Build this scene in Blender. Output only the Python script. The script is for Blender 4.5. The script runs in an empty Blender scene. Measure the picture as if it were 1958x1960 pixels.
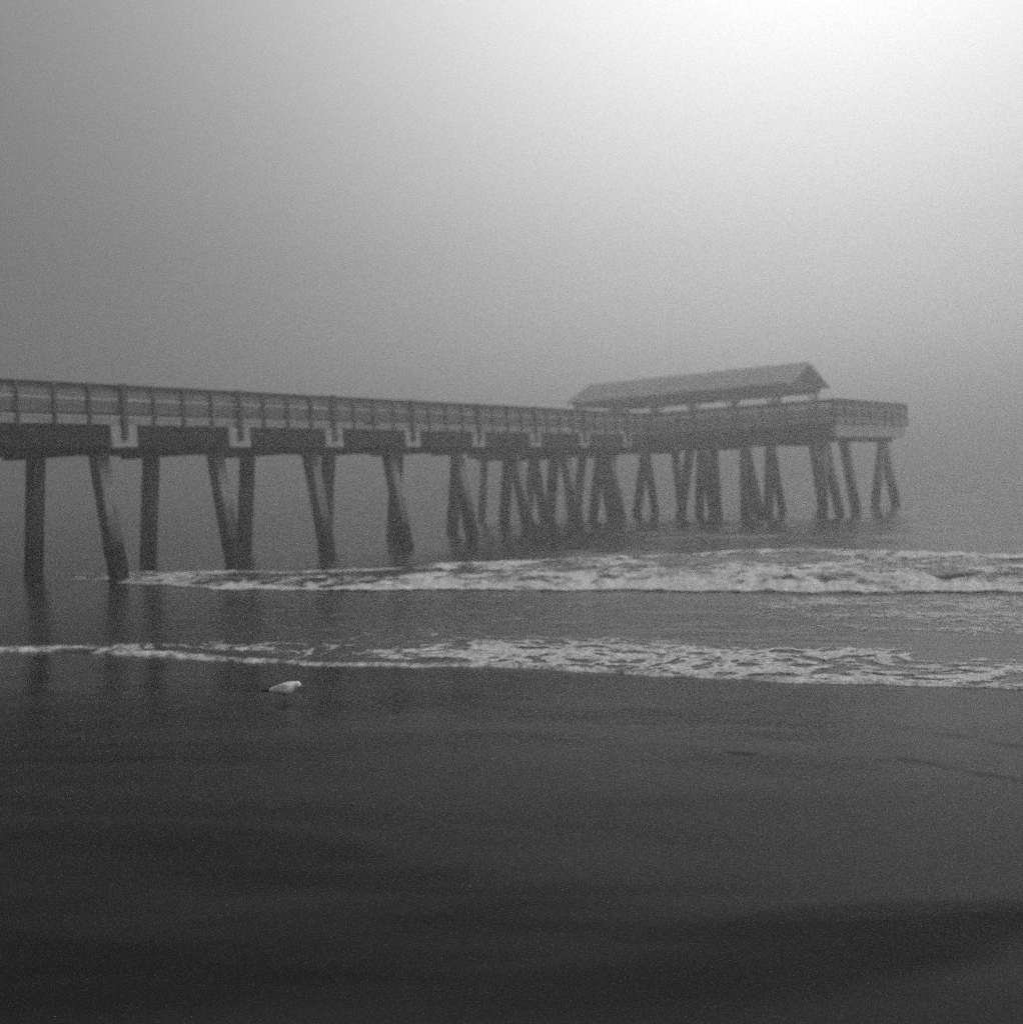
import bpy, bmesh, math, random
import numpy as np
from mathutils import Vector, Matrix, Euler

R = math.radians
rnd = random.Random(7)
scn = bpy.context.scene
COL = scn.collection

# ------------------------------------------------------------------ camera
CAM_Z = 2.703
ROLL, PITCH = 0.0429, -0.0302
cd = bpy.data.cameras.new("camera")
cam = bpy.data.objects.new("camera", cd)
COL.objects.link(cam)
cd.sensor_width = 36.0
cd.sensor_fit = 'HORIZONTAL'
cd.lens = 36.0 * 2098.0 / 1958.0
cd.clip_start = 0.1
cd.clip_end = 3000
M = Matrix.Rotation(R(90) + PITCH, 4, 'X') @ Matrix.Rotation(-ROLL, 4, 'Z')
cam.matrix_world = Matrix.Translation((0, 0, CAM_Z)) @ M
cd.dof.use_dof = True
cd.dof.focus_distance = 10.0
cd.dof.aperture_fstop = 0.85
scn.camera = cam

# ------------------------------------------------------------------ light
SUN_AZ, SUN_EL = R(98), R(36)          # azimuth to the right of +Y
GLOW_AZ, GLOW_EL = R(18), R(20)        # where the cloud deck is thinnest and brightest
wd = bpy.data.worlds.new("World")
scn.world = wd
wd.use_nodes = True
nt = wd.node_tree
bg = nt.nodes['Background']
sky = nt.nodes.new('ShaderNodeTexSky')
sky.sky_type = 'NISHITA'
sky.sun_disc = False
sky.sun_elevation = SUN_EL
sky.sun_rotation = SUN_AZ
sky.dust_density = 6.0
bw = nt.nodes.new('ShaderNodeRGBToBW')
nt.links.new(sky.outputs[0], bw.inputs[0])


def wmath(op, a, b=None, c=None):
    n = nt.nodes.new('ShaderNodeMath')
    n.operation = op
    for i, v in enumerate((a, b, c)):
        if v is None:
            continue
        if isinstance(v, (int, float)):
            n.inputs[i].default_value = v
        else:
            nt.links.new(v, n.inputs[i])
    return n.outputs[0]


# overcast deck seen above the fog: luminance by elevation and by angle from the thin spot
wtc = nt.nodes.new('ShaderNodeTexCoord')
wsx = nt.nodes.new('ShaderNodeSeparateXYZ')
nt.links.new(wtc.outputs['Generated'], wsx.inputs[0])
wcr = nt.nodes.new('ShaderNodeValToRGB')
els = wcr.color_ramp.elements
SKY_RAMP = [(0, .33), (.10, .43), (.20, .46), (.30, .58), (.42, .76), (1.0, .84)]
els[0].position, els[0].color = SKY_RAMP[0][0], (SKY_RAMP[0][1],) * 3 + (1,)
els[1].position, els[1].color = SKY_RAMP[-1][0], (SKY_RAMP[-1][1],) * 3 + (1,)
for p_, v_ in SKY_RAMP[1:-1]:
    e_ = els.new(p_)
    e_.color = (v_, v_, v_, 1)
nt.links.new(wsx.outputs['Z'], wcr.inputs[0])
wdot = nt.nodes.new('ShaderNodeVectorMath')
wdot.operation = 'DOT_PRODUCT'
nt.links.new(wtc.outputs['Generated'], wdot.inputs[0])
wdot.inputs[1].default_value = (math.sin(GLOW_AZ) * math.cos(GLOW_EL), math.cos(GLOW_AZ) * math.cos(GLOW_EL), math.sin(GLOW_EL))
g_ = wmath('POWER', wmath('MAXIMUM', wdot.outputs['Value'], 0.0), 8.5)
zen = wmath('MULTIPLY', wmath('SMOOTH_MAX', wmath('SUBTRACT', wsx.outputs['Z'], .45), 0.0, .1), .7)
deck = wmath('MULTIPLY_ADD', wcr.outputs[0], wmath('MULTIPLY_ADD', g_, 1.42, .18), zen)
tot = wmath('MULTIPLY_ADD', bw.outputs[0], .25, wmath('MULTIPLY', deck, 10.0))
nt.links.new(tot, bg.inputs['Color'])
bg.inputs['Strength'].default_value = 0.1

sd = bpy.data.lights.new("sun", 'SUN')
sd.energy = 1.1
sd.angle = R(40)
sd.color = (1, 1, 1)
sun = bpy.data.objects.new("sun", sd)
COL.objects.link(sun)
sdir = Vector((math.sin(SUN_AZ) * math.cos(SUN_EL), math.cos(SUN_AZ) * math.cos(SUN_EL), math.sin(SUN_EL)))
sun.rotation_euler = sdir.to_track_quat('Z', 'Y').to_euler()
sun.location = (0, 0, 60)

vs = scn.view_settings
vs.view_transform = 'Standard'
vs.look = 'None'
vs.exposure = 0.0
vs.gamma = 1.0
vs.use_curve_mapping = False
scn.cycles.use_denoising = False
scn.cycles.volume_bounces = 1
scn.cycles.max_bounces = 6
scn.cycles.transparent_max_bounces = 16
scn.cycles.sample_clamp_indirect = 4.0
scn.cycles.use_adaptive_sampling = True
scn.cycles.adaptive_threshold = .09
scn.cycles.adaptive_min_samples = 32


# ------------------------------------------------------------------ helpers
def tag(o, label=None, cat=None, group=None, kind=None):
    for k, v in (('label', label), ('category', cat), ('group', group), ('kind', kind)):
        if v:
            o[k] = v
    return o


def empty(name, loc, rz=0.0):
    o = bpy.data.objects.new(name, None)
    COL.objects.link(o)
    o.location = loc
    o.rotation_euler = (0, 0, rz)
    return o


def link_mesh(name, me, mat, parent=None):
    o = bpy.data.objects.new(name, me)
    COL.objects.link(o)
    if mat is not None:
        me.materials.append(mat)
    if parent is not None:
        o.parent = parent
    return o


class MB:
    """collects convex pieces; build() links them as one mesh object"""
    def __init__(s):
        s.bm = bmesh.new()

    def box(s, x0, x1, y0, y1, z0, z1, bev=0.0):
        r = bmesh.ops.create_cube(s.bm, size=1.0)
        vv = r['verts']
        for v in vv:
            v.co = Vector((x0 + (v.co.x + .5) * (x1 - x0), y0 + (v.co.y + .5) * (y1 - y0), z0 + (v.co.z + .5) * (z1 - z0)))
        if bev > 0:
            es = list({e for v in vv for e in v.link_edges})
            bmesh.ops.bevel(s.bm, geom=es, offset=bev, segments=1, affect='EDGES')
        return s

    def beam(s, a, b, wx, wy, bev=0.0, up=Vector((0, 1, 0)), taper=1.0):
        """square bar from a to b"""
        a, b = Vector(a), Vector(b)
        d = (b - a).normalized()
        px = d.cross(up)
        if px.length < 1e-4:
            px = d.cross(Vector((1, 0, 0)))
        px.normalize()
        py = d.cross(px).normalized()
        r = bmesh.ops.create_cube(s.bm, size=1.0)
        vv = r['verts']
        L = (b - a).length
        for v in vv:
            t = v.co.z + .5
            k = 1 + (taper - 1) * t
            v.co = a + d * (t * L) + px * (v.co.x * wx * k) + py * (v.co.y * wy * k)
        if bev > 0:
            es = list({e for v in vv for e in v.link_edges})
            bmesh.ops.bevel(s.bm, geom=es, offset=bev, segments=1, affect='EDGES')
        return s

    def poly(s, pts, thick):
        """extrude polygon pts (3D, planar) by vector thick"""
        v0 = [s.bm.verts.new(p) for p in pts]
        v1 = [s.bm.verts.new(Vector(p) + Vector(thick)) for p in pts]
        s.bm.faces.new(v0)
        s.bm.faces.new(v1[::-1])
        n = len(pts)
        for i in range(n):
            s.bm.faces.new((v0[(i + 1) % n], v0[i], v1[i], v1[(i + 1) % n]))
        return s

    def build(s, name, mat, parent=None):
        bmesh.ops.recalc_face_normals(s.bm, faces=s.bm.faces[:])
        me = bpy.data.meshes.new(name)
        s.bm.to_mesh(me)
        s.bm.free()
        return link_mesh(name, me, mat, parent)


def grey(v):
    return (v, v, v, 1)


def material(name, base, rough=0.8, var=0.25, scale=3.0, bump=0.3, dark=None, spec=0.5, stretch=(1, 1, 1), coords='Object'):
    m = bpy.data.materials.new(name)
    m.use_nodes = True
    t = m.node_tree
    b = t.nodes['Principled BSDF']
    tc = t.nodes.new('ShaderNodeTexCoord')
    mp = t.nodes.new('ShaderNodeMapping')
    mp.inputs['Scale'].default_value = stretch
    t.links.new(tc.outputs[coords], mp.inputs[0])
    n = t.nodes.new('ShaderNodeTexNoise')
    n.inputs['Scale'].default_value = scale
    n.inputs['Detail'].default_value = 6
    n.inputs['Roughness'].default_value = .65
    t.links.new(mp.outputs[0], n.inputs['Vector'])
    cr = t.nodes.new('ShaderNodeValToRGB')
    cr.color_ramp.elements[0].position = .3
    cr.color_ramp.elements[1].position = .7
    cr.color_ramp.elements[0].color = grey(base * (1 - var))
    cr.color_ramp.elements[1].color = grey(base * (1 + var))
    t.links.new(n.outputs['Fac'], cr.inputs[0])
    out = cr.outputs[0]
    if dark is not None:                    # wet band / growth up to height dark[0] with colour dark[1]
        geo = t.nodes.new('ShaderNodeNewGeometry')
        sx = t.nodes.new('ShaderNodeSeparateXYZ')
        t.links.new(geo.outputs['Position'], sx.inputs[0])
        n2 = t.nodes.new('ShaderNodeTexNoise')
        n2.inputs['Scale'].default_value = 1.3
        n2.inputs['Detail'].default_value = 4
        t.links.new(geo.outputs['Position'], n2.inputs['Vector'])
        ma = t.nodes.new('ShaderNodeMath'); ma.operation = 'MULTIPLY_ADD'
        t.links.new(n2.outputs['Fac'], ma.inputs[0]); ma.inputs[1].default_value = -1.6
        t.links.new(sx.outputs['Z'], ma.inputs[2])
        mr = t.nodes.new('ShaderNodeMapRange')
        mr.inputs['From Min'].default_value = dark[0] - 1.7
        mr.inputs['From Max'].default_value = dark[0] + .1
        t.links.new(ma.outputs[0], mr.inputs['Value'])
        mx = t.nodes.new('ShaderNodeMix'); mx.data_type = 'RGBA'
        t.links.new(mr.outputs[0], mx.inputs['Factor'])
        mx.inputs['A'].default_value = grey(dark[1])
        t.links.new(out, mx.inputs['B'])
        out = mx.outputs['Result']
    t.links.new(out, b.inputs['Base Color'])
    b.inputs['Roughness'].default_value = rough
    b.inputs['Specular IOR Level'].default_value = spec
    if bump:
        bp = t.nodes.new('ShaderNodeBump')
        bp.inputs['Strength'].default_value = bump
        bp.inputs['Distance'].default_value = .03
        t.links.new(n.outputs['Fac'], bp.inputs['Height'])
        t.links.new(bp.outputs[0], b.inputs['Normal'])
    return m


MAT = dict(
    pile=material('pile_concrete', .27, .95, .3, 2.0, .4, dark=(1.9, .015), stretch=(1, 1, .35), spec=.15),
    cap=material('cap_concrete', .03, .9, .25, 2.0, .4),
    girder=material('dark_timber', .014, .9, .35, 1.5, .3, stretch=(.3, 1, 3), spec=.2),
    corbel=material('pale_concrete', .33, .8, .2, 2.5, .3),
    curb=material('curb_concrete', .24, .8, .25, 2.0, .3),
    deck=material('deck_planks', .2, .8, .25, 2.0, .3),
    rail=material('weathered_timber', .075, .85, .3, 4.0, .3, stretch=(.5, 1, 1), spec=.3),
    midrail=material('skylit_timber', .4, .8, .2, 4.0, .3, spec=.3),  # weathered rail, paler than the others: sky light on its top put into the colour
    bal=material('picket_timber', .20, .85, .3, 5.0, .2, spec=.3),
    roof=material('metal_roof', .26, .6, .15, 1.2, .2),
    trim=material('pale_trim', .45, .7, .15, 2.0, .2),
    beam=material('roof_timber', .05, .85, .3, 3.0, .2),
    bin=material('dark_bin', .02, .6, .2, 3.0, .1),
)

# ------------------------------------------------------------------ shore frame
# a runs along the shore (to the right), b runs out to sea from the swash edge
SN = np.array([.418, .908])


def shore(x, y):
    b = x * SN[0] + (y - 15.2) * SN[1]
    a = x * SN[1] - (y - 15.2) * SN[0]
    return a, b


def _hash(ix, iy, seed):
    h = (ix.astype(np.int64) * 374761393 + iy.astype(np.int64) * 668265263 + seed * 1442695041) & 0xffffffff
    h = ((h ^ (h >> 13)) * 1274126177) & 0xffffffff
    h = (h ^ (h >> 16)) & 0xffffff
    return h / float(0xffffff)


def vnoise(x, y, seed=0):
    ix, iy = np.floor(x), np.floor(y)
    fx, fy = x - ix, y - iy
    fx = fx * fx * fx * (fx * (fx * 6 - 15) + 10)
    fy = fy * fy * fy * (fy * (fy * 6 - 15) + 10)
    v00 = _hash(ix, iy, seed); v10 = _hash(ix + 1, iy, seed)
    v01 = _hash(ix, iy + 1, seed); v11 = _hash(ix + 1, iy + 1, seed)
    return (v00 * (1 - fx) + v10 * fx) * (1 - fy) + (v01 * (1 - fx) + v11 * fx) * fy


def fbm(x, y, seed=0, oct=4, gain=.5):
    s, amp, tot = 0, 1.0, 0
    for i in range(oct):
        c, sn = math.cos(.6 * i), math.sin(.6 * i)
        s = s + amp * vnoise((x * c - y * sn) * 2 ** i, (x * sn + y * c) * 2 ** i, seed + i * 17)
        tot += amp
        amp *= gain
    return s / tot


def sstep(e0, e1, v):
    t = np.clip((v - e0) / (e1 - e0), 0, 1)
    return t * t * (3 - 2 * t)


def bore_front(a):
    base = np.interp(a, [-60, -27, -20, -13.5, -5, 5, 60], [16, 13.0, 12.0, 9.9, 9.75, 9.75, 9.2])
    return base + (fbm(a * .6, a * 0, 3, 3) - .5) * .6 + (fbm(a * 3, a * 0, 9, 3) - .5) * .25


def bore_ext(a):
    e = np.interp(a, [-60, -22, -16, -11, -2.3, .9, 3.9, 6.4, 9, 40], [0, 1.3, 2.8, 4.0, 6.8, 8.4, 6.4, 4.4, 4.2, 5])
    return e


def bore_h(a):
    return np.interp(a, [-60, -24, -16, -8, 0, 6, 60], [.02, .07, .13, .2, .30, .28, .25])


def swash_edge(a):
    return (fbm(a * .25, a * 0 + 4, 21, 3) - .5) * .9 + (fbm(a * 1.7, a * 0 + 9, 23, 3) - .5) * .28


def water_z(x, y):
    a, b = shore(x, y)
    sb = b - swash_edge(a)
    # thin swash sheet deepening out to sea
    z = -.06 + .085 * sstep(0, .22, sb)
    calm = .35 + .65 * sstep(-16, 0, a + .15 * b)
    # ripples, elongated along the shore
    rip = (fbm(a * .8, b * 3.2, 31, 4, .55) - .5) * .05 * calm * sstep(.3, 3, sb)
    chop = (fbm(a * .35, b * 1.1, 41, 4, .5) - .5) * .16 * calm * sstep(8, 14, b)
    sw = .10 * np.sin(b * .62 + 1.5 * fbm(a * .05, b * .03, 51, 2) * 3 + .6) * sstep(14, 24, b)
    sw2 = .13 * np.sin(b * .27 + 2.0 * fbm(a * .03, b * .02, 55, 2) * 3) * sstep(18, 40, b)
    f = bore_front(a)
    h = bore_h(a)
    bo = h * sstep(-.1, 1.3, b - f) * (1 - .75 * sstep(1.5, 14, b - f))
    # broken wave is churned
    e = bore_ext(a)
    ch = (fbm(a * 1.3, b * 2.2, 61, 5, .6) - .45) * (.16 * h / .3) * sstep(0, .5, b - f) * (1 - sstep(e, e + 2, b - f))
    crest = .12 * np.exp(-((b - f - e * .85) / 1.3) ** 2) * sstep(-14, -2, a)
    # secondary low ridge in front of bore
    return z + rip + chop + sw + sw2 + bo + ch + crest


def grid_mesh(name, X, Y, Z, keep=None):
    nr, nc = X.shape
    idx = np.arange(nr * nc).reshape(nr, nc)
    q = np.stack([idx[:-1, :-1], idx[:-1, 1:], idx[1:, 1:], idx[1:, :-1]], -1).reshape(-1, 4)
    if keep is not None:
        q = q[keep.reshape(-1)]
        used = np.unique(q)
        remap = -np.ones(nr * nc, np.int64)
        remap[used] = np.arange(len(used))
        q = remap[q]
        co = np.stack([X, Y, Z], -1).reshape(-1, 3)[used]
    else:
        co = np.stack([X, Y, Z], -1).reshape(-1, 3)
    me = bpy.data.meshes.new(name)
    me.vertices.add(len(co))
    me.vertices.foreach_set('co', co.astype(np.float32).ravel())
    me.loops.add(q.size)
    me.loops.foreach_set('vertex_index', q.astype(np.int32).ravel())
    me.polygons.add(len(q))
    me.polygons.foreach_set('loop_start', np.arange(0, q.size, 4, dtype=np.int32))
    me.polygons.foreach_set('use_smooth', np.ones(len(q), dtype=bool))
    me.update(calc_edges=True)
    return me


def fan(rows, ts):
    Yg, T = np.meshgrid(rows, ts, indexing='ij')
    return Yg * T, Yg


# ------------------------------------------------------------------ sea
rows = np.concatenate([np.linspace(4, 9.5, 12), np.geomspace(10, 48, 430), np.geomspace(48.6, 590, 170)])
ts = np.concatenate([np.linspace(-1.3, -.56, 30), np.linspace(-.555, .60, 820), np.linspace(.61, 1.3, 30)])
X, Y = fan(rows, ts)
Z = water_z(X, Y)
Z = np.where((np.abs(X) > 380), -.0 + 0 * Z, Z)
X = np.clip(X, -590, 590)


def water_material():
    m = bpy.data.materials.new('sea_water')
    m.use_nodes = True
    t = m.node_tree
    b = t.nodes['Principled BSDF']
    tc = t.nodes.new('ShaderNodeTexCoord')
    mp = t.nodes.new('ShaderNodeMapping')
    mp.inputs['Rotation'].default_value = (0, 0, R(24.7))
    mp.inputs['Scale'].default_value = (1.0, 2.6, 1)
    t.links.new(tc.outputs['Object'], mp.inputs[0])
    n = t.nodes.new('ShaderNodeTexNoise')
    n.inputs['Scale'].default_value = 1.6
    n.inputs['Detail'].default_value = 7
    n.inputs['Roughness'].default_value = .6
    t.links.new(mp.outputs[0], n.inputs['Vector'])
    bp = t.nodes.new('ShaderNodeBump')
    bp.inputs['Strength'].default_value = .35
    bp.inputs['Distance'].default_value = .05
    t.links.new(n.outputs['Fac'], bp.inputs['Height'])
    t.links.new(bp.outputs[0], b.inputs['Normal'])
    b.inputs['Base Color'].default_value = grey(.02)
    b.inputs['Roughness'].default_value = .21
    b.inputs['IOR'].default_value = 1.33
    return m


sea = link_mesh('sea', grid_mesh('sea', X, Y, Z), water_material())
tag(sea, 'grey rippled sea water running up the flat beach', kind='structure')

# ------------------------------------------------------------------ foam
foam_mat = material('foam', .72, .9, .25, 7, .8, coords='Object')


def make_lacy(m):
    """foam thins out into the water: the film's own coverage, stored on the mesh, lets the water show through"""
    t = m.node_tree
    out = t.nodes['Material Output']
    b = t.nodes['Principled BSDF']
    at = t.nodes.new('ShaderNodeAttribute'); at.attribute_name = 'cover'
    tc = t.nodes.new('ShaderNodeTexCoord')
    n = t.nodes.new('ShaderNodeTexNoise')
    n.inputs['Scale'].default_value = 16
    n.inputs['Detail'].default_value = 5
    n.inputs['Roughness'].default_value = .7
    t.links.new(tc.outputs['Object'], n.inputs['Vector'])
    ad = t.nodes.new('ShaderNodeMath'); ad.operation = 'MULTIPLY_ADD'
    t.links.new(n.outputs['Fac'], ad.inputs[0]); ad.inputs[1].default_value = 1.5
    t.links.new(at.outputs['Fac'], ad.inputs[2])
    mr = t.nodes.new('ShaderNodeMapRange'); mr.interpolation_type = 'SMOOTHSTEP'
    mr.inputs['From Min'].default_value = .9
    mr.inputs['From Max'].default_value = 1.65
    mr.inputs['To Max'].default_value = .92
    t.links.new(ad.outputs[0], mr.inputs['Value'])
    tr = t.nodes.new('ShaderNodeBsdfTransparent')
    mx = t.nodes.new('ShaderNodeMixShader')
    t.links.new(mr.outputs[0], mx.inputs[0])
    t.links.new(tr.outputs[0], mx.inputs[1])
    t.links.new(b.outputs[0], mx.inputs[2])
    t.links.new(mx.outputs[0], out.inputs['Surface'])


make_lacy(foam_mat)
fr = np.geomspace(10.5, 42, 560)
ft = np.linspace(-.62, .64, 1100)
FX, FY = fan(fr, ft)
FA, FB = shore(FX, FY)
FZ = water_z(FX, FY)


def foam_obj(name, cover, dz):
    keep = cover > .03
    kz = (keep[:-1, :-1] | keep[1:, 1:]) & (keep[:-1, 1:] | keep[1:, :-1])
    idx = np.arange(FX.size).reshape(FX.shape)
    q = np.stack([idx[:-1, :-1], idx[:-1, 1:], idx[1:, 1:], idx[1:, :-1]], -1).reshape(-1, 4)[kz.reshape(-1)]
    used = np.unique(q)
    me = grid_mesh(name, FX, FY, FZ + dz, kz)
    at = me.attributes.new('cover', 'FLOAT', 'POINT')
    at.data.foreach_set('value', cover.ravel()[used].astype(np.float32))
    return link_mesh(name, me, foam_mat)


# warp so the streaks bend
WA = FA + (fbm(FA * .5, FB * .5, 65, 3) - .5) * 1.6
WB = FB + (fbm(FA * .6, FB * .6, 67, 3) - .5) * 1.1 + .10 * FA

# the broken wave
dfb = FB - bore_front(FA)
ext = bore_ext(FA)
st = fbm(WA * .75, WB * 1.1, 71, 4, .6)
st2 = 1 - np.abs(2 * fbm(WA * 1.3, WB * 2.0, 75, 4, .6) - 1)
u = dfb / np.maximum(ext, .05)
cov = .5 * st + .35 * st2
thr = .47 + .05 * sstep(.1, .5, u) - .14 * (1 - sstep(0, .12, u)) - .10 * sstep(.70, .92, u)
body = (cov - thr) * 5.0 + .22 + .35 * (1 - sstep(0, .16, u)) + .25 * (1 - sstep(-19, -13, FA)) + .5 * (fbm(WA * 3, WB * 5, 79, 3, .6) - .5)
fade = sstep(-24.5, -20, FA)
edge = sstep(0, .03, u) * (1 - sstep(.96, 1.08 + (st - .5) * .3, u))
cover = np.clip(body, 0, 1) * edge * fade
lump = (fbm(FA * 4, FB * 5, 81, 4, .6) - .3) * .09
wf = foam_obj('wave_foam', cover, .012 + lump * sstep(.1, .6, cover))
tag(wf, 'white streaked foam on the broken wave in front of the pier', kind='stuff')

# swash edge foam and lacy wisps behind it
sb = FB - swash_edge(FA)
w1 = fbm(WA * 1.6, WB * 2.4, 91, 4, .6)
w2 = fbm(WA * 4.5, WB * 5.5, 95, 3, .6)
ridge = 1 - np.abs(2 * fbm(WA * 1.5, WB * 2.6, 99, 4, .62) - 1)      # thin lacy filaments
ridge2 = 1 - np.abs(2 * fbm(WA * 3.2 + 7, WB * 4.8, 101, 3, .62) - 1)
right = sstep(-13, -1, FA)
line_w = .85 * (1 - right) + .26 * right
line = (1 - sstep(line_w * .35, line_w * 1.25, sb)) * sstep(-.02, .04, sb)
c_line = line * np.clip(.25 + .8 * w1 + 1.0 * (w2 - .5), .12, .9)
patch = fbm(FA * .35, FB * .6, 103, 3)
lace_w = .40 + 4.9 * sstep(-13, 4, FA)
lace = (1 - sstep(.15, 1.0, sb / lace_w)) * sstep(.0, .2, sb) * sstep(-16, -6, FA)
c_lace = np.clip((ridge * .55 + ridge2 * .30 + .60 * patch - 1.05 + .10 * sstep(-5, 4, FA)) * 6 + .35 * lace - .08, 0, .68) * np.sqrt(np.clip(lace * 1.4, 0, 1))
mid = sstep(-13, 0, FA) * sstep(.4, 2, sb) * (1 - sstep(-1.2, -.1, dfb))
c_mid = np.clip((ridge2 * .45 + ridge * .3 + .5 * patch - .93 + .08 * sstep(-2, 6, FA)) * 6, 0, .55) * mid
cover2 = np.maximum(np.maximum(c_line, c_lace), c_mid)
lump2 = (fbm(FA * 9, FB * 9, 111, 3) - .3) * .04
sf = foam_obj('swash_foam', cover2, .008 + lump2 * sstep(.2, .7, cover2))
tag(sf, 'thin line of white foam and lace along the edge of the wet sand', kind='stuff')


# ------------------------------------------------------------------ beach
def sand_z(x, y):
    a, b = shore(x, y)
    d = -b
    z = np.where(d < 0, .03 * d, .018 * d + .0042 * d * d)
    z = np.where(d > 18, .018 * 18 + .0042 * 324 + (d - 18) * .12, z)
    z = np.minimum(z, 2.6 + 0 * z)
    und = (fbm(a * .12, b * .35, 131, 3) - .5) * .08 * sstep(.5, 4, d)
    fine = (fbm(a * 1.2, b * 3.0, 137, 4, .5) - .5) * .008 * sstep(.2, 3, d)
    # two little water-cut steps in the sand
    y1 = np.interp(x, [1.6, 1.82, 1.97, 2.14, 2.4], [9.98, 9.92, 9.85, 9.78, 9.74])
    s1 = -.028 * np.exp(-((y - y1) / .07) ** 2) * sstep(1.72, 1.9, x) * (1 - sstep(2.05, 2.25, x))
    y2 = np.interp(x, [2.8, 3.16, 3.37, 3.50, 3.62, 3.77, 3.86, 4.2], [9.60, 9.53, 9.35, 9.16, 8.87, 8.72, 8.56, 8.2])
    s2 = -.028 * np.exp(-((y - y2) / .085) ** 2) * sstep(3.0, 3.4, x) * (1 - sstep(3.9, 4.3, x)) * (.45 + fbm(x * 5, y * 0, 139, 2))
    y3 = np.interp(x, [3.6, 4.19, 4.38, 5.2], [10.6, 10.35, 9.9, 9.5])
    s3 = -.02 * np.exp(-((y - y3) / .08) ** 2) * sstep(3.7, 4.1, x) * (1 - sstep(4.5, 5.0, x))
    return z + und + fine + s1 + s2 + s3


brow = np.concatenate([np.linspace(-55, -2, 40), np.linspace(-1.8, 3.4, 40), np.geomspace(3.5, 24, 520), np.geomspace(24.5, 110, 60)])
bcol = np.concatenate([np.linspace(-560, -31, 60), np.linspace(-30, -9, 60), np.linspace(-8.9, 8.9, 420), np.linspace(9, 30, 60), np.linspace(31, 560, 60)])
BY, BX = np.meshgrid(brow, bcol, indexing='ij')
BZ = sand_z(BX, BY)


def sand_material():
    m = bpy.data.materials.new('wet_sand')
    m.use_nodes = True
    t = m.node_tree
    b = t.nodes['Principled BSDF']
    tc = t.nodes.new('ShaderNodeTexCoord')
    mp = t.nodes.new('ShaderNodeMapping')
    mp.inputs['Rotation'].default_value = (0, 0, R(24.7))
    mp.inputs['Scale'].default_value = (.35, 1.0, 1)
    t.links.new(tc.outputs['Object'], mp.inputs[0])
    big = t.nodes.new('ShaderNodeTexNoise')
    big.inputs['Scale'].default_value = .8
    big.inputs['Detail'].default_value = 5
    t.links.new(mp.outputs[0], big.inputs['Vector'])
    cr = t.nodes.new('ShaderNodeValToRGB')
    cr.color_ramp.elements[0].position = .3
    cr.color_ramp.elements[1].position = .7
    cr.color_ramp.elements[0].color = grey(.003)
    cr.color_ramp.elements[1].color = grey(.030)
    t.links.new(big.outputs['Fac'], cr.inputs[0])
    t.links.new(cr.outputs[0], b.inputs['Base Color'])
    # wetness: glossy film close to the water, damp further up
    mr = t.nodes.new('ShaderNodeMapRange')
    mr.inputs['From Min'].default_value = .35
    mr.inputs['From Max'].default_value = .65
    mr.inputs['To Min'].default_value = .30
    mr.inputs['To Max'].default_value = .46
    t.links.new(big.outputs['Fac'], mr.inputs['Value'])
    geo = t.nodes.new('ShaderNodeNewGeometry')
    dt = t.nodes.new('ShaderNodeVectorMath'); dt.operation = 'DOT_PRODUCT'
    t.links.new(geo.outputs['Position'], dt.inputs[0]); dt.inputs[1].default_value = (-.418, -.908, 0)
    film = t.nodes.new('ShaderNodeMapRange')          # distance inland from the swash: 1 on the flooded film, 0 further up
    film.interpolation_type = 'SMOOTHSTEP'
    film.inputs['From Min'].default_value = -13.8 + 7.5
    film.inputs['From Max'].default_value = -13.8 + 2.0
    t.links.new(dt.outputs['Value'], film.inputs['Value'])
    ro = t.nodes.new('ShaderNodeMix')
    t.links.new(film.outputs[0], ro.inputs['Factor'])
    t.links.new(mr.outputs[0], ro.inputs['A']); ro.inputs['B'].default_value = .13
    t.links.new(ro.outputs['Result'], b.inputs['Roughness'])
    sp = t.nodes.new('ShaderNodeMix')
    t.links.new(film.outputs[0], sp.inputs['Factor'])
    damp = t.nodes.new('ShaderNodeTexNoise')
    damp.inputs['Scale'].default_value = .42
    damp.inputs['Detail'].default_value = 3
    damp.inputs['Distortion'].default_value = .8
    t.links.new(mp.outputs[0], damp.inputs['Vector'])
    dm = t.nodes.new('ShaderNodeMapRange'); dm.interpolation_type = 'SMOOTHSTEP'
    dm.inputs['From Min'].default_value = .38; dm.inputs['From Max'].default_value = .62
    dm.inputs['To Min'].default_value = .02; dm.inputs['To Max'].default_value = .12
    t.links.new(damp.outputs['Fac'], dm.inputs['Value'])
    t.links.new(dm.outputs[0], sp.inputs['A']); sp.inputs['B'].default_value = .115
    t.links.new(sp.outputs['Result'], b.inputs['Specular IOR Level'])
    fine = t.nodes.new('ShaderNodeTexNoise')
    fine.inputs['Scale'].default_value = 60
    fine.inputs['Detail'].default_value = 4
    t.links.new(tc.outputs['Object'], fine.inputs['Vector'])
    bp = t.nodes.new('ShaderNodeBump')
    bp.inputs['Strength'].default_value = .12
    bp.inputs['Distance'].default_value = .01
    t.links.new(fine.outputs['Fac'], bp.inputs['Height'])
    t.links.new(bp.outputs[0], b.inputs['Normal'])
    b.inputs['IOR'].default_value = 1.33
    return m


beach = link_mesh('beach_sand', grid_mesh('beach_sand', BX, BY, BZ), sand_material())
tag(beach, 'dark wet sand of the flat beach', kind='structure')

# ------------------------------------------------------------------ pier
TH = 0.6032
S = 4.6
PO = (-11.8115, 33.6806)
ZT, ZD, ZR = 1.4672 + CAM_Z, 2.1534 + CAM_Z, 3.3901 + CAM_Z      # corbel foot, slab foot, rail top
ZC = 1.345 + CAM_Z                                                # cap foot
SLAB = .19
N0, N1 = -3, 7
PEND = 35.6
W = 6.3
pier = empty('fishing_pier', (PO[0], PO[1], 0), R(90) - TH)
tag(pier, 'long timber railed fishing pier on leaning concrete piles running out into fog', 'pier')


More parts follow.
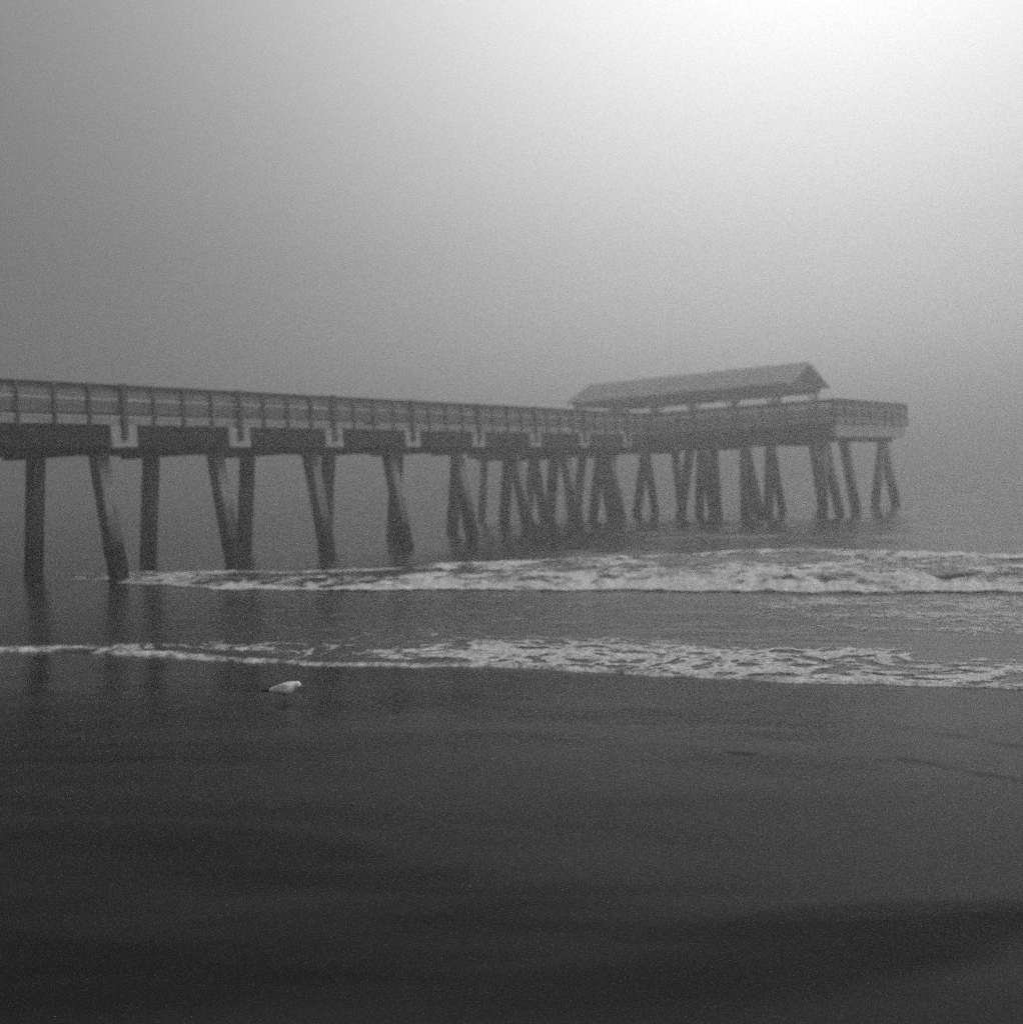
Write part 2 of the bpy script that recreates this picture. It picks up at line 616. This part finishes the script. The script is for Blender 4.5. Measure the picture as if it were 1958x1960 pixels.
def pile(top, base, parent, w=.46, bed=-1.2):
    top, base = Vector(top), Vector(base)
    d = (base - top)
    k = (bed - top.z) / d.z
    end = top + d * k
    m = MB()
    m.beam(end, top, w, w, .03, up=Vector((1, 0, 0)))
    return m.build('pile', MAT['pile'], parent)


def railing(x0, x1, y, parent, posts, out=-1, axis='x', z0=ZD + SLAB, ztop=ZR, mainposts=(), low=ZD - .44):
    """one railing section; sub-parts post, top_rail, mid_rail, balusters"""
    L = x1 - x0
    zb = z0 + .10

    def bx(m, a0, a1, b0, b1, c0, c1, bev=0):
        if axis == 'x':
            m.box(a0, a1, b0, b1, c0, c1, bev)
        else:
            m.box(b0, b1, a0, a1, c0, c1, bev)
    m = MB()
    bx(m, x0, x1, y - .10, y + .10, ztop - .05, ztop, .008)
    bx(m, x0, x1, y - .025, y + .025, ztop - .20, ztop - .052)
    sec = m.build('railing', MAT['rail'], parent)
    m = MB()
    bx(m, x0, x1, y - .06, y - .026, z0 + .55, z0 + .61)
    m.build('mid_rail', MAT['midrail'], sec)
    m = MB()
    bx(m, x0, x1, y - .024, y + .024, zb, zb + .10)
    m.build('bottom_rail', MAT['rail'], sec)
    m = MB()
    k = int(L / .1)
    for i in range(k):
        px = x0 + (i + .5) * L / k + rnd.uniform(-.004, .004)
        bx(m, px - .027, px + .027, y - .022, y + .022, zb + .102, ztop - .202)
    m.build('balusters', MAT['bal'], sec)
    for px in posts:
        big = px in mainposts
        h = .085 if big else .055
        m = MB()
        if big:
            bx(m, px - h, px + h, y + out * .16 - .07, y + out * .16 + .07, low, ztop + .02, .01)
        else:
            bx(m, px - h, px + h, y + out * .10 - .045, y + out * .10 + .045, z0 - .26, ztop - .052, .008)
        m.build('post', MAT['rail'], sec)
    return sec


# deck slab with planks and pale edge
m = MB()
m.box(N0 * S - 2.3, PEND, .02, W - .02, ZD + .004, ZD + SLAB - .03)
m.build('deck', MAT['deck'], pier)
for yy0, yy1 in ((-.05, .16), (W - .16, W + .05)):
    m = MB()
    m.box(N0 * S - 2.3, PEND, yy0, yy1, ZD, ZD + SLAB, .015)
    m.build('curb', MAT['curb'], pier)
# bents
for n in range(N0, N1 + 1):
    x = n * S
    j = rnd.uniform(-.03, .03)
    m = MB()
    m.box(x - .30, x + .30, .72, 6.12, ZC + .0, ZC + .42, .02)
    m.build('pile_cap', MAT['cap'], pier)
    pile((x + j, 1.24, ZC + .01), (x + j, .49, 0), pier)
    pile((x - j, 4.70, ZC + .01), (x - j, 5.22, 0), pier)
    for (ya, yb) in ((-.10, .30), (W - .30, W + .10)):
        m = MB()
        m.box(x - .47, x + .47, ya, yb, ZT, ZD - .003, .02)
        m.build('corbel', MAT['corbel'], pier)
# girders between bents
for n in range(N0 - 1, N1 + 1):
    xa, xb = n * S + .475, (n + 1) * S - .475
    if n == N0 - 1:
        xa = N0 * S - 2.3
    if n == N1:
        xb = PEND
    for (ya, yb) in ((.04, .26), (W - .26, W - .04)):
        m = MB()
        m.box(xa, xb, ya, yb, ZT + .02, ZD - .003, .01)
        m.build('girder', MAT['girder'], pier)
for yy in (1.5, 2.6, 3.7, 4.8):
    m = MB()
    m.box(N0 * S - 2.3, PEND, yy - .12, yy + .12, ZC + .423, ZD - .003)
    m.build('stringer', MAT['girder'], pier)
# railing sections
for n in range(N0 - 1, N1 + 1):
    xa, xb = n * S, (n + 1) * S
    if n == N0 - 1:
        xa = N0 * S - 2.3
    if n == N1:
        xb = PEND
    posts = [p for p in [xa] + [n * S + k * S / 4 for k in (1, 2, 3)] if p >= xa and p < xb]
    mp_ = [n * S]
    railing(xa, xb, .03, pier, posts, -1, mainposts=mp_)
    railing(xa, xb, W - .03, pier, posts, 1, mainposts=mp_)

# a bin behind the near railing
bx_, by_ = 2.62 * S, .55
bp_ = Vector((PO[0] + bx_ * math.sin(TH) - by_ * math.cos(TH), PO[1] + bx_ * math.cos(TH) + by_ * math.sin(TH), ZD + SLAB - .03))
bin_o = empty('rubbish_bin', bp_)
tag(bin_o, 'dark rubbish bin standing behind the near railing of the pier', 'bin')
bm = bmesh.new()
segs = 20
prof = [(.0, 0), (.30, 0), (.31, .04), (.33, .40), (.36, .80), (.37, .84)]
prev = None
for (r_, z_) in prof[1:]:
    ring = [bm.verts.new((r_ * math.cos(2 * math.pi * i / segs), r_ * math.sin(2 * math.pi * i / segs), z_)) for i in range(segs)]
    if prev:
        for i in range(segs):
            bm.faces.new((prev[i], prev[(i + 1) % segs], ring[(i + 1) % segs], ring[i]))
    else:
        bm.faces.new(ring[::-1])
    prev = ring
me = bpy.data.meshes.new('bin_body'); bm.to_mesh(me); bm.free()
link_mesh('bin_body', me, MAT['bin'], bin_o)
bm = bmesh.new()
prev = None
for (r_, z_) in [(.38, .835), (.38, .87), (.32, .92), (.15, .97), (.03, .985)]:
    ring = [bm.verts.new((r_ * math.cos(2 * math.pi * i / segs), r_ * math.sin(2 * math.pi * i / segs), z_)) for i in range(segs)]
    if prev:
        for i in range(segs):
            bm.faces.new((prev[i], prev[(i + 1) % segs], ring[(i + 1) % segs], ring[i]))
    else:
        bm.faces.new(ring[::-1])
    prev = ring
bm.faces.new(prev)
me = bpy.data.meshes.new('lid'); bm.to_mesh(me); bm.free()
link_mesh('lid', me, MAT['bin'], bin_o)

# ------------------------------------------------------------------ platform at the pier's end
PSI = R(38.5)
PC = (16.66, 55.8)
PX, PY = 10.5, 25.0
plat = empty('pier_platform', (PC[0], PC[1], 0), R(90) - PSI)
tag(plat, 'broad railed platform on splayed piles at the far end of the pier', 'pier platform')
m = MB()
m.box(.1, PX - .1, .1, PY - .1, ZD + .004, ZD + SLAB - .03)
m.build('deck', MAT['deck'], plat)
for (a0, a1, b0, b1) in ((-.05, .16, -.05, PY + .05), (PX - .16, PX + .05, -.05, PY + .05), (.162, PX - .162, -.05, .16), (.162, PX - .162, PY - .16, PY + .05)):
    m = MB()
    m.box(a0, a1, b0, b1, ZD, ZD + SLAB, .015)
    m.build('curb', MAT['curb'], plat)
for (a0, a1, b0, b1, mt) in ((.05, .30, .35, PY - .2, 'girder'), (PX - .3, PX - .05, .35, PY - .2, 'girder'),
                             (.05, PX - .05, .05, .30, 'corbel'), (.32, PX - .32, PY - .17, PY - .02, 'girder')):
    m = MB()
    m.box(a0, a1, b0, b1, ZT - .02, ZD - .003, .01)
    m.build('girder', MAT[mt], plat)
for xx in (2.1, 4.2, 6.3, 8.4):
    m = MB()
    m.box(xx - .12, xx + .12, .35, PY - .3, ZC + .30, ZD - .003)
    m.build('stringer', MAT['girder'], plat)
PILES = {
    1.0: [(.7, -.4), (.9, 1.7), (3.5, 1.4), (9.3, -1.8), (9.4, 1.8)],
    5.4: [(.5, -.3), (.6, 1.8), (3.9, 1.3), (3.8, -.4), (9.8, .9)],
    10.0: [(2.8, -1.3), (4.2, -.7), (4.4, 1.0), (5.7, .3), (9.9, .6)],
    15.0: [(.8, -.9), (.9, .9), (5.9, -1.2), (6.1, 1.0), (9.8, .5)],
    20.0: [(.8, -.9), (.9, .8), (6.2, -1.0), (9.8, .5)],
    24.0: [(.8, -.6), (6.2, -1.0), (9.8, .5)],
}
ZP = ZC - .12
for yy, lst in PILES.items():
    m = MB()
    m.box(.35, PX - .35, yy - .3, yy + .3, ZP, ZP + .42, .02)
    m.build('pile_cap', MAT['cap'], plat)
    for (xx, lean) in lst:
        pile((xx, yy, ZP + .01), (xx + lean, yy + rnd.uniform(-.1, .1), 0), plat, .37)
# railing round the platform, open where the pier comes in
JY = 11.3
for (y0_, y1_) in ((0, 4), (4, 8), (8, JY - .2), (JY + 6.9, 21.5), (21.5, PY)):
    railing(y0_, y1_, .03, plat, [y0_ + k * (y1_ - y0_) / 3 for k in range(3)], -1, axis='y')
    railing(y0_, y1_, PX - .03, plat, [y0_ + k * (y1_ - y0_) / 3 for k in range(3)], 1, axis='y')
railing(JY - .2, JY + 6.9, PX - .03, plat, [JY + k * 1.5 for k in range(5)], 1, axis='y')
for k in range(3):
    x0_, x1_ = k * PX / 3, (k + 1) * PX / 3
    railing(x0_, x1_, .03, plat, [x0_ + q * (x1_ - x0_) / 3 for q in range(4 if k == 2 else 3)], -1)
    railing(x0_, x1_, PY - .03, plat, [x0_ + q * (x1_ - x0_) / 3 for q in range(3)], 1)

# ------------------------------------------------------------------ pavilion
pv = empty('pavilion', (PC[0], PC[1], ZD + SLAB - .03), R(90) - PSI)
tag(pv, 'open sided pavilion with long gabled roof standing on the far platform', 'pavilion')
zb = ZD + SLAB - .03
GX0, GX1, GY0, GY1 = 4.15, 9.75, 4.7, 19.2
ZE, ZG = 7.36 - zb, 8.62 - zb
xm = (GX0 + GX1) / 2
m = MB()
sl = (ZG - ZE) / (xm - GX0)
m.poly([(GX0 - .1, GY0 - .35, ZE), (xm, GY0 - .35, ZG + .02), (xm, GY0 - .35, ZG + .14), (GX0 - .1, GY0 - .35, ZE + .12)], (0, GY1 - GY0 + .7, 0))
m.poly([(GX1 + .1, GY0 - .35, ZE), (GX1 + .1, GY0 - .35, ZE + .12), (xm + .002, GY0 - .35, ZG + .14), (xm + .002, GY0 - .35, ZG + .02)], (0, GY1 - GY0 + .7, 0))
roof = m.build('roof', MAT['roof'], pv)
m = MB()
for s_ in (-1, 1):
    e_ = GX0 - .12 if s_ < 0 else GX1 + .12
    k = 44
    for i in range(k):
        yy = GY0 - .33 + i * (GY1 - GY0 + .66) / (k - 1)
        m.beam((e_, yy, ZE + .135), (xm + s_ * .02, yy, ZG + .155), .03, .035, 0, up=Vector((0, 1, 0)))
m.build('roof_seam', MAT['roof'], roof)
m = MB()
m.beam((GX0 - .14, GY0 - .39, ZE - .02), (xm, GY0 - .39, ZG + .05), .05, .2, 0, up=Vector((0, 1, 0)))
m.beam((GX1 + .14, GY0 - .39, ZE - .02), (xm, GY0 - .39, ZG + .05), .05, .2, 0, up=Vector((0, 1, 0)))
m.build('barge_board', MAT['trim'], roof)
for yy in (GY0 + .02, GY1 - .08):
    m = MB()
    m.poly([(GX0 + .1, yy, ZE - .12), (GX1 - .1, yy, ZE - .12), (GX1 - .1, yy, ZE + .0), (xm, yy, ZG - .03), (GX0 + .1, yy, ZE + .0)], (0, .07, 0))
    m.build('gable_panel', MAT['beam'], pv)
for xx in (GX0 + .1, GX1 - .28):
    m = MB()
    m.box(xx, xx + .18, GY0 + .1, GY1 - .1, ZE - .30, ZE - .01)
    m.build('eave_beam', MAT['beam'], pv)
npst = 6
for i in range(npst):
    yy = GY0 + .3 + i * (GY1 - GY0 - .6) / (npst - 1)
    m = MB()
    m.box(GX0 + .29, GX1 - .29, yy - .06, yy + .06, ZE - .22, ZE - .08)
    m.beam((xm, yy, ZE - .06), (xm, yy, ZG - .05), .12, .12)
    m.build('roof_truss', MAT['beam'], pv)
    for xx in (GX0 + .19, GX1 - .19):
        m = MB()
        m.box(xx - .09, xx + .09, yy - .09, yy + .09, .02, ZE - .302, .01)
        po = m.build('post', MAT['rail'], pv)
        m = MB()
        for d in (-1, 1):
            if (i == 0 and d < 0) or (i == npst - 1 and d > 0):
                continue
            m.beam((xx, yy + d * .08, ZE - .8), (xx, yy + d * .5, ZE - .31), .09, .09, 0, up=Vector((1, 0, 0)))
        m.build('brace', MAT['rail'], po)

# ------------------------------------------------------------------ seagull
def loft(bm, rings, seg=18):
    """rings: (cx, cy, cz, ry, rz) ellipses across x axis"""
    prev = None
    for (cx, cy, cz, ry, rz) in rings:
        r = [bm.verts.new((cx, cy + ry * math.cos(2 * math.pi * i / seg), cz + rz * math.sin(2 * math.pi * i / seg))) for i in range(seg)]
        if prev:
            for i in range(seg):
                bm.faces.new((prev[i], prev[(i + 1) % seg], r[(i + 1) % seg], r[i]))
        else:
            bm.faces.new(r[::-1])
        prev = r
    bm.faces.new(prev)


bm = bmesh.new()
# trunk, neck and lowered head, bird looks along +x
loft(bm, [(-.165, 0, .128, .010, .006), (-.14, 0, .130, .028, .016), (-.10, 0, .134, .042, .028), (-.05, 0, .137, .056, .043),
          (0, 0, .140, .066, .055), (.05, 0, .146, .066, .058), (.09, 0, .154, .056, .052), (.125, 0, .164, .042, .042),
          (.15, 0, .172, .034, .035), (.175, 0, .178, .031, .032), (.195, 0, .180, .026, .027), (.212, 0, .178, .016, .017), (.222, 0, .176, .008, .008)])
# bill
loft(bm, [(.205, 0, .174, .009, .010), (.235, 0, .168, .006, .008), (.258, 0, .160, .0035, .005), (.266, 0, .154, .002, .003)], 10)
# tail
loft(bm, [(-.13, 0, .132, .026, .010), (-.175, 0, .129, .034, .006), (-.19, 0, .128, .036, .004)], 12)
# folded wings with crossed tips
for s_ in (-1, 1):
    loft(bm, [(.085, s_ * .052, .165, .012, .026), (.04, s_ * .062, .160, .014, .040), (-.03, s_ * .060, .152, .014, .036),
              (-.10, s_ * .046, .143, .012, .026), (-.17, s_ * .026, .136, .010, .015), (-.24, s_ * .012, .131, .009, .011), (-.285, s_ * .008, .129, .006, .006), (-.30, s_ * .006, .128, .003, .003)], 12)
for v in bm.verts:
    v.co.z = (v.co.z - .14) * 1.42 + .132
    v.co.y *= 1.15
# legs and webbed feet
for s_, fx in ((-1, .035), (1, -.02)):
    top, kn, an = Vector((.01, s_ * .026, .105)), Vector((-.004 + fx * .4, s_ * .027, .058)), Vector((fx, s_ * .028, .008))
    for p0, p1, r0, r1 in ((top, kn, .011, .006), (kn, an, .006, .005)):
        d = (p1 - p0)
        mtx = Matrix.Translation((p0 + p1) / 2) @ d.to_track_quat('Z', 'Y').to_matrix().to_4x4()
        bmesh.ops.create_cone(bm, cap_ends=True, segments=8, radius1=r0, radius2=r1, depth=d.length * 1.1, matrix=mtx)
    f = [bm.verts.new((fx - .008, s_ * .028, z)) for z in (.003, .010)]
    g = [bm.verts.new((fx + .045, s_ * .028 + q, z)) for q in (-.022, 0, .022) for z in (.002, .006)]
    for pr in ((0, 2), (2, 4)):
        a_, b_ = pr
        bm.faces.new((f[0], g[a_], g[b_])); bm.faces.new((f[1], g[b_ + 1], g[a_ + 1]))
        bm.faces.new((g[a_], g[a_ + 1], g[b_ + 1], g[b_]))
    bm.faces.new((f[0], f[1], g[1], g[0])); bm.faces.new((f[0], g[4], g[5], f[1]))
bmesh.ops.recalc_face_normals(bm, faces=bm.faces[:])
me = bpy.data.meshes.new('seagull'); bm.to_mesh(me); bm.free()


def gull_material():
    m = bpy.data.materials.new('gull_plumage')
    m.use_nodes = True
    t = m.node_tree
    b = t.nodes['Principled BSDF']
    tc = t.nodes.new('ShaderNodeTexCoord')
    sx = t.nodes.new('ShaderNodeSeparateXYZ')
    t.links.new(tc.outputs['Object'], sx.inputs[0])

    def rng(sock, lo, hi):
        r = t.nodes.new('ShaderNodeMapRange')
        r.inputs['From Min'].default_value = lo
        r.inputs['From Max'].default_value = hi
        t.links.new(sock, r.inputs['Value'])
        return r.outputs[0]

    def mix(f, A, B):
        x = t.nodes.new('ShaderNodeMix'); x.data_type = 'RGBA'
        t.links.new(f, x.inputs['Factor'])
        for nm, v in (('A', A), ('B', B)):
            if isinstance(v, float):
                x.inputs[nm].default_value = grey(v)
            else:
                t.links.new(v, x.inputs[nm])
        return x.outputs['Result']
    mantle = t.nodes.new('ShaderNodeMath'); mantle.operation = 'MULTIPLY'
    t.links.new(rng(sx.outputs['Z'], .146, .160), mantle.inputs[0])
    t.links.new(rng(sx.outputs['X'], .11, .09), mantle.inputs[1])
    c = mix(mantle.outputs[0], .95, .72)
    c = mix(rng(sx.outputs['X'], -.172, -.182), c, .012)      # black wing tips
    c = mix(rng(sx.outputs['X'], .222, .228), c, .25)        # bill
    c = mix(rng(sx.outputs['Z'], .088, .080), c, .12)        # legs
    # eye
    vd = t.nodes.new('ShaderNodeVectorMath'); vd.operation = 'DISTANCE'
    ab = t.nodes.new('ShaderNodeVectorMath'); ab.operation = 'ABSOLUTE'
    t.links.new(tc.outputs['Object'], ab.inputs[0])
    t.links.new(ab.outputs[0], vd.inputs[0]); vd.inputs[1].default_value = (.194, .028, .197)
    c = mix(rng(vd.outputs['Value'], .008, .006), c, .01)
    t.links.new(c, b.inputs['Base Color'])
    b.inputs['Roughness'].default_value = .7
    n = t.nodes.new('ShaderNodeTexNoise'); n.inputs['Scale'].default_value = 90
    t.links.new(tc.outputs['Object'], n.inputs['Vector'])
    bp = t.nodes.new('ShaderNodeBump'); bp.inputs['Strength'].default_value = .25; bp.inputs['Distance'].default_value = .004
    t.links.new(n.outputs['Fac'], bp.inputs['Height'])
    t.links.new(bp.outputs[0], b.inputs['Normal'])
    return m


gull = link_mesh('seagull', me, gull_material())
rm = gull.modifiers.new('union', 'REMESH'); rm.mode = 'VOXEL'; rm.voxel_size = .0028; rm.use_smooth_shade = True
gx, gy = -2.92, 13.55
gz = float(sand_z(np.array([gx]), np.array([gy]))[0])
gull.location = (gx, gy, gz)
gull.rotation_euler = (0, 0, R(-8))
tag(gull, 'white seagull with black wing tips standing on the wet sand', 'seagull')

# ------------------------------------------------------------------ fog
m = MB()
m.box(-620, 620, -70, 620, -2.6, 13.0)
hm = bpy.data.materials.new('fog')
hm.use_nodes = True
ht = hm.node_tree
ht.nodes.remove(ht.nodes['Principled BSDF'])
pvn = ht.nodes.new('ShaderNodeVolumePrincipled')
pvn.inputs['Color'].default_value = grey(.85)
pvn.inputs['Density'].default_value = .0115
pvn.inputs['Anisotropy'].default_value = .80
ht.links.new(pvn.outputs[0], ht.nodes['Material Output'].inputs['Volume'])
hz = m.build('haze', hm)
tag(hz, 'pale sea fog hanging over the whole shore', kind='stuff')
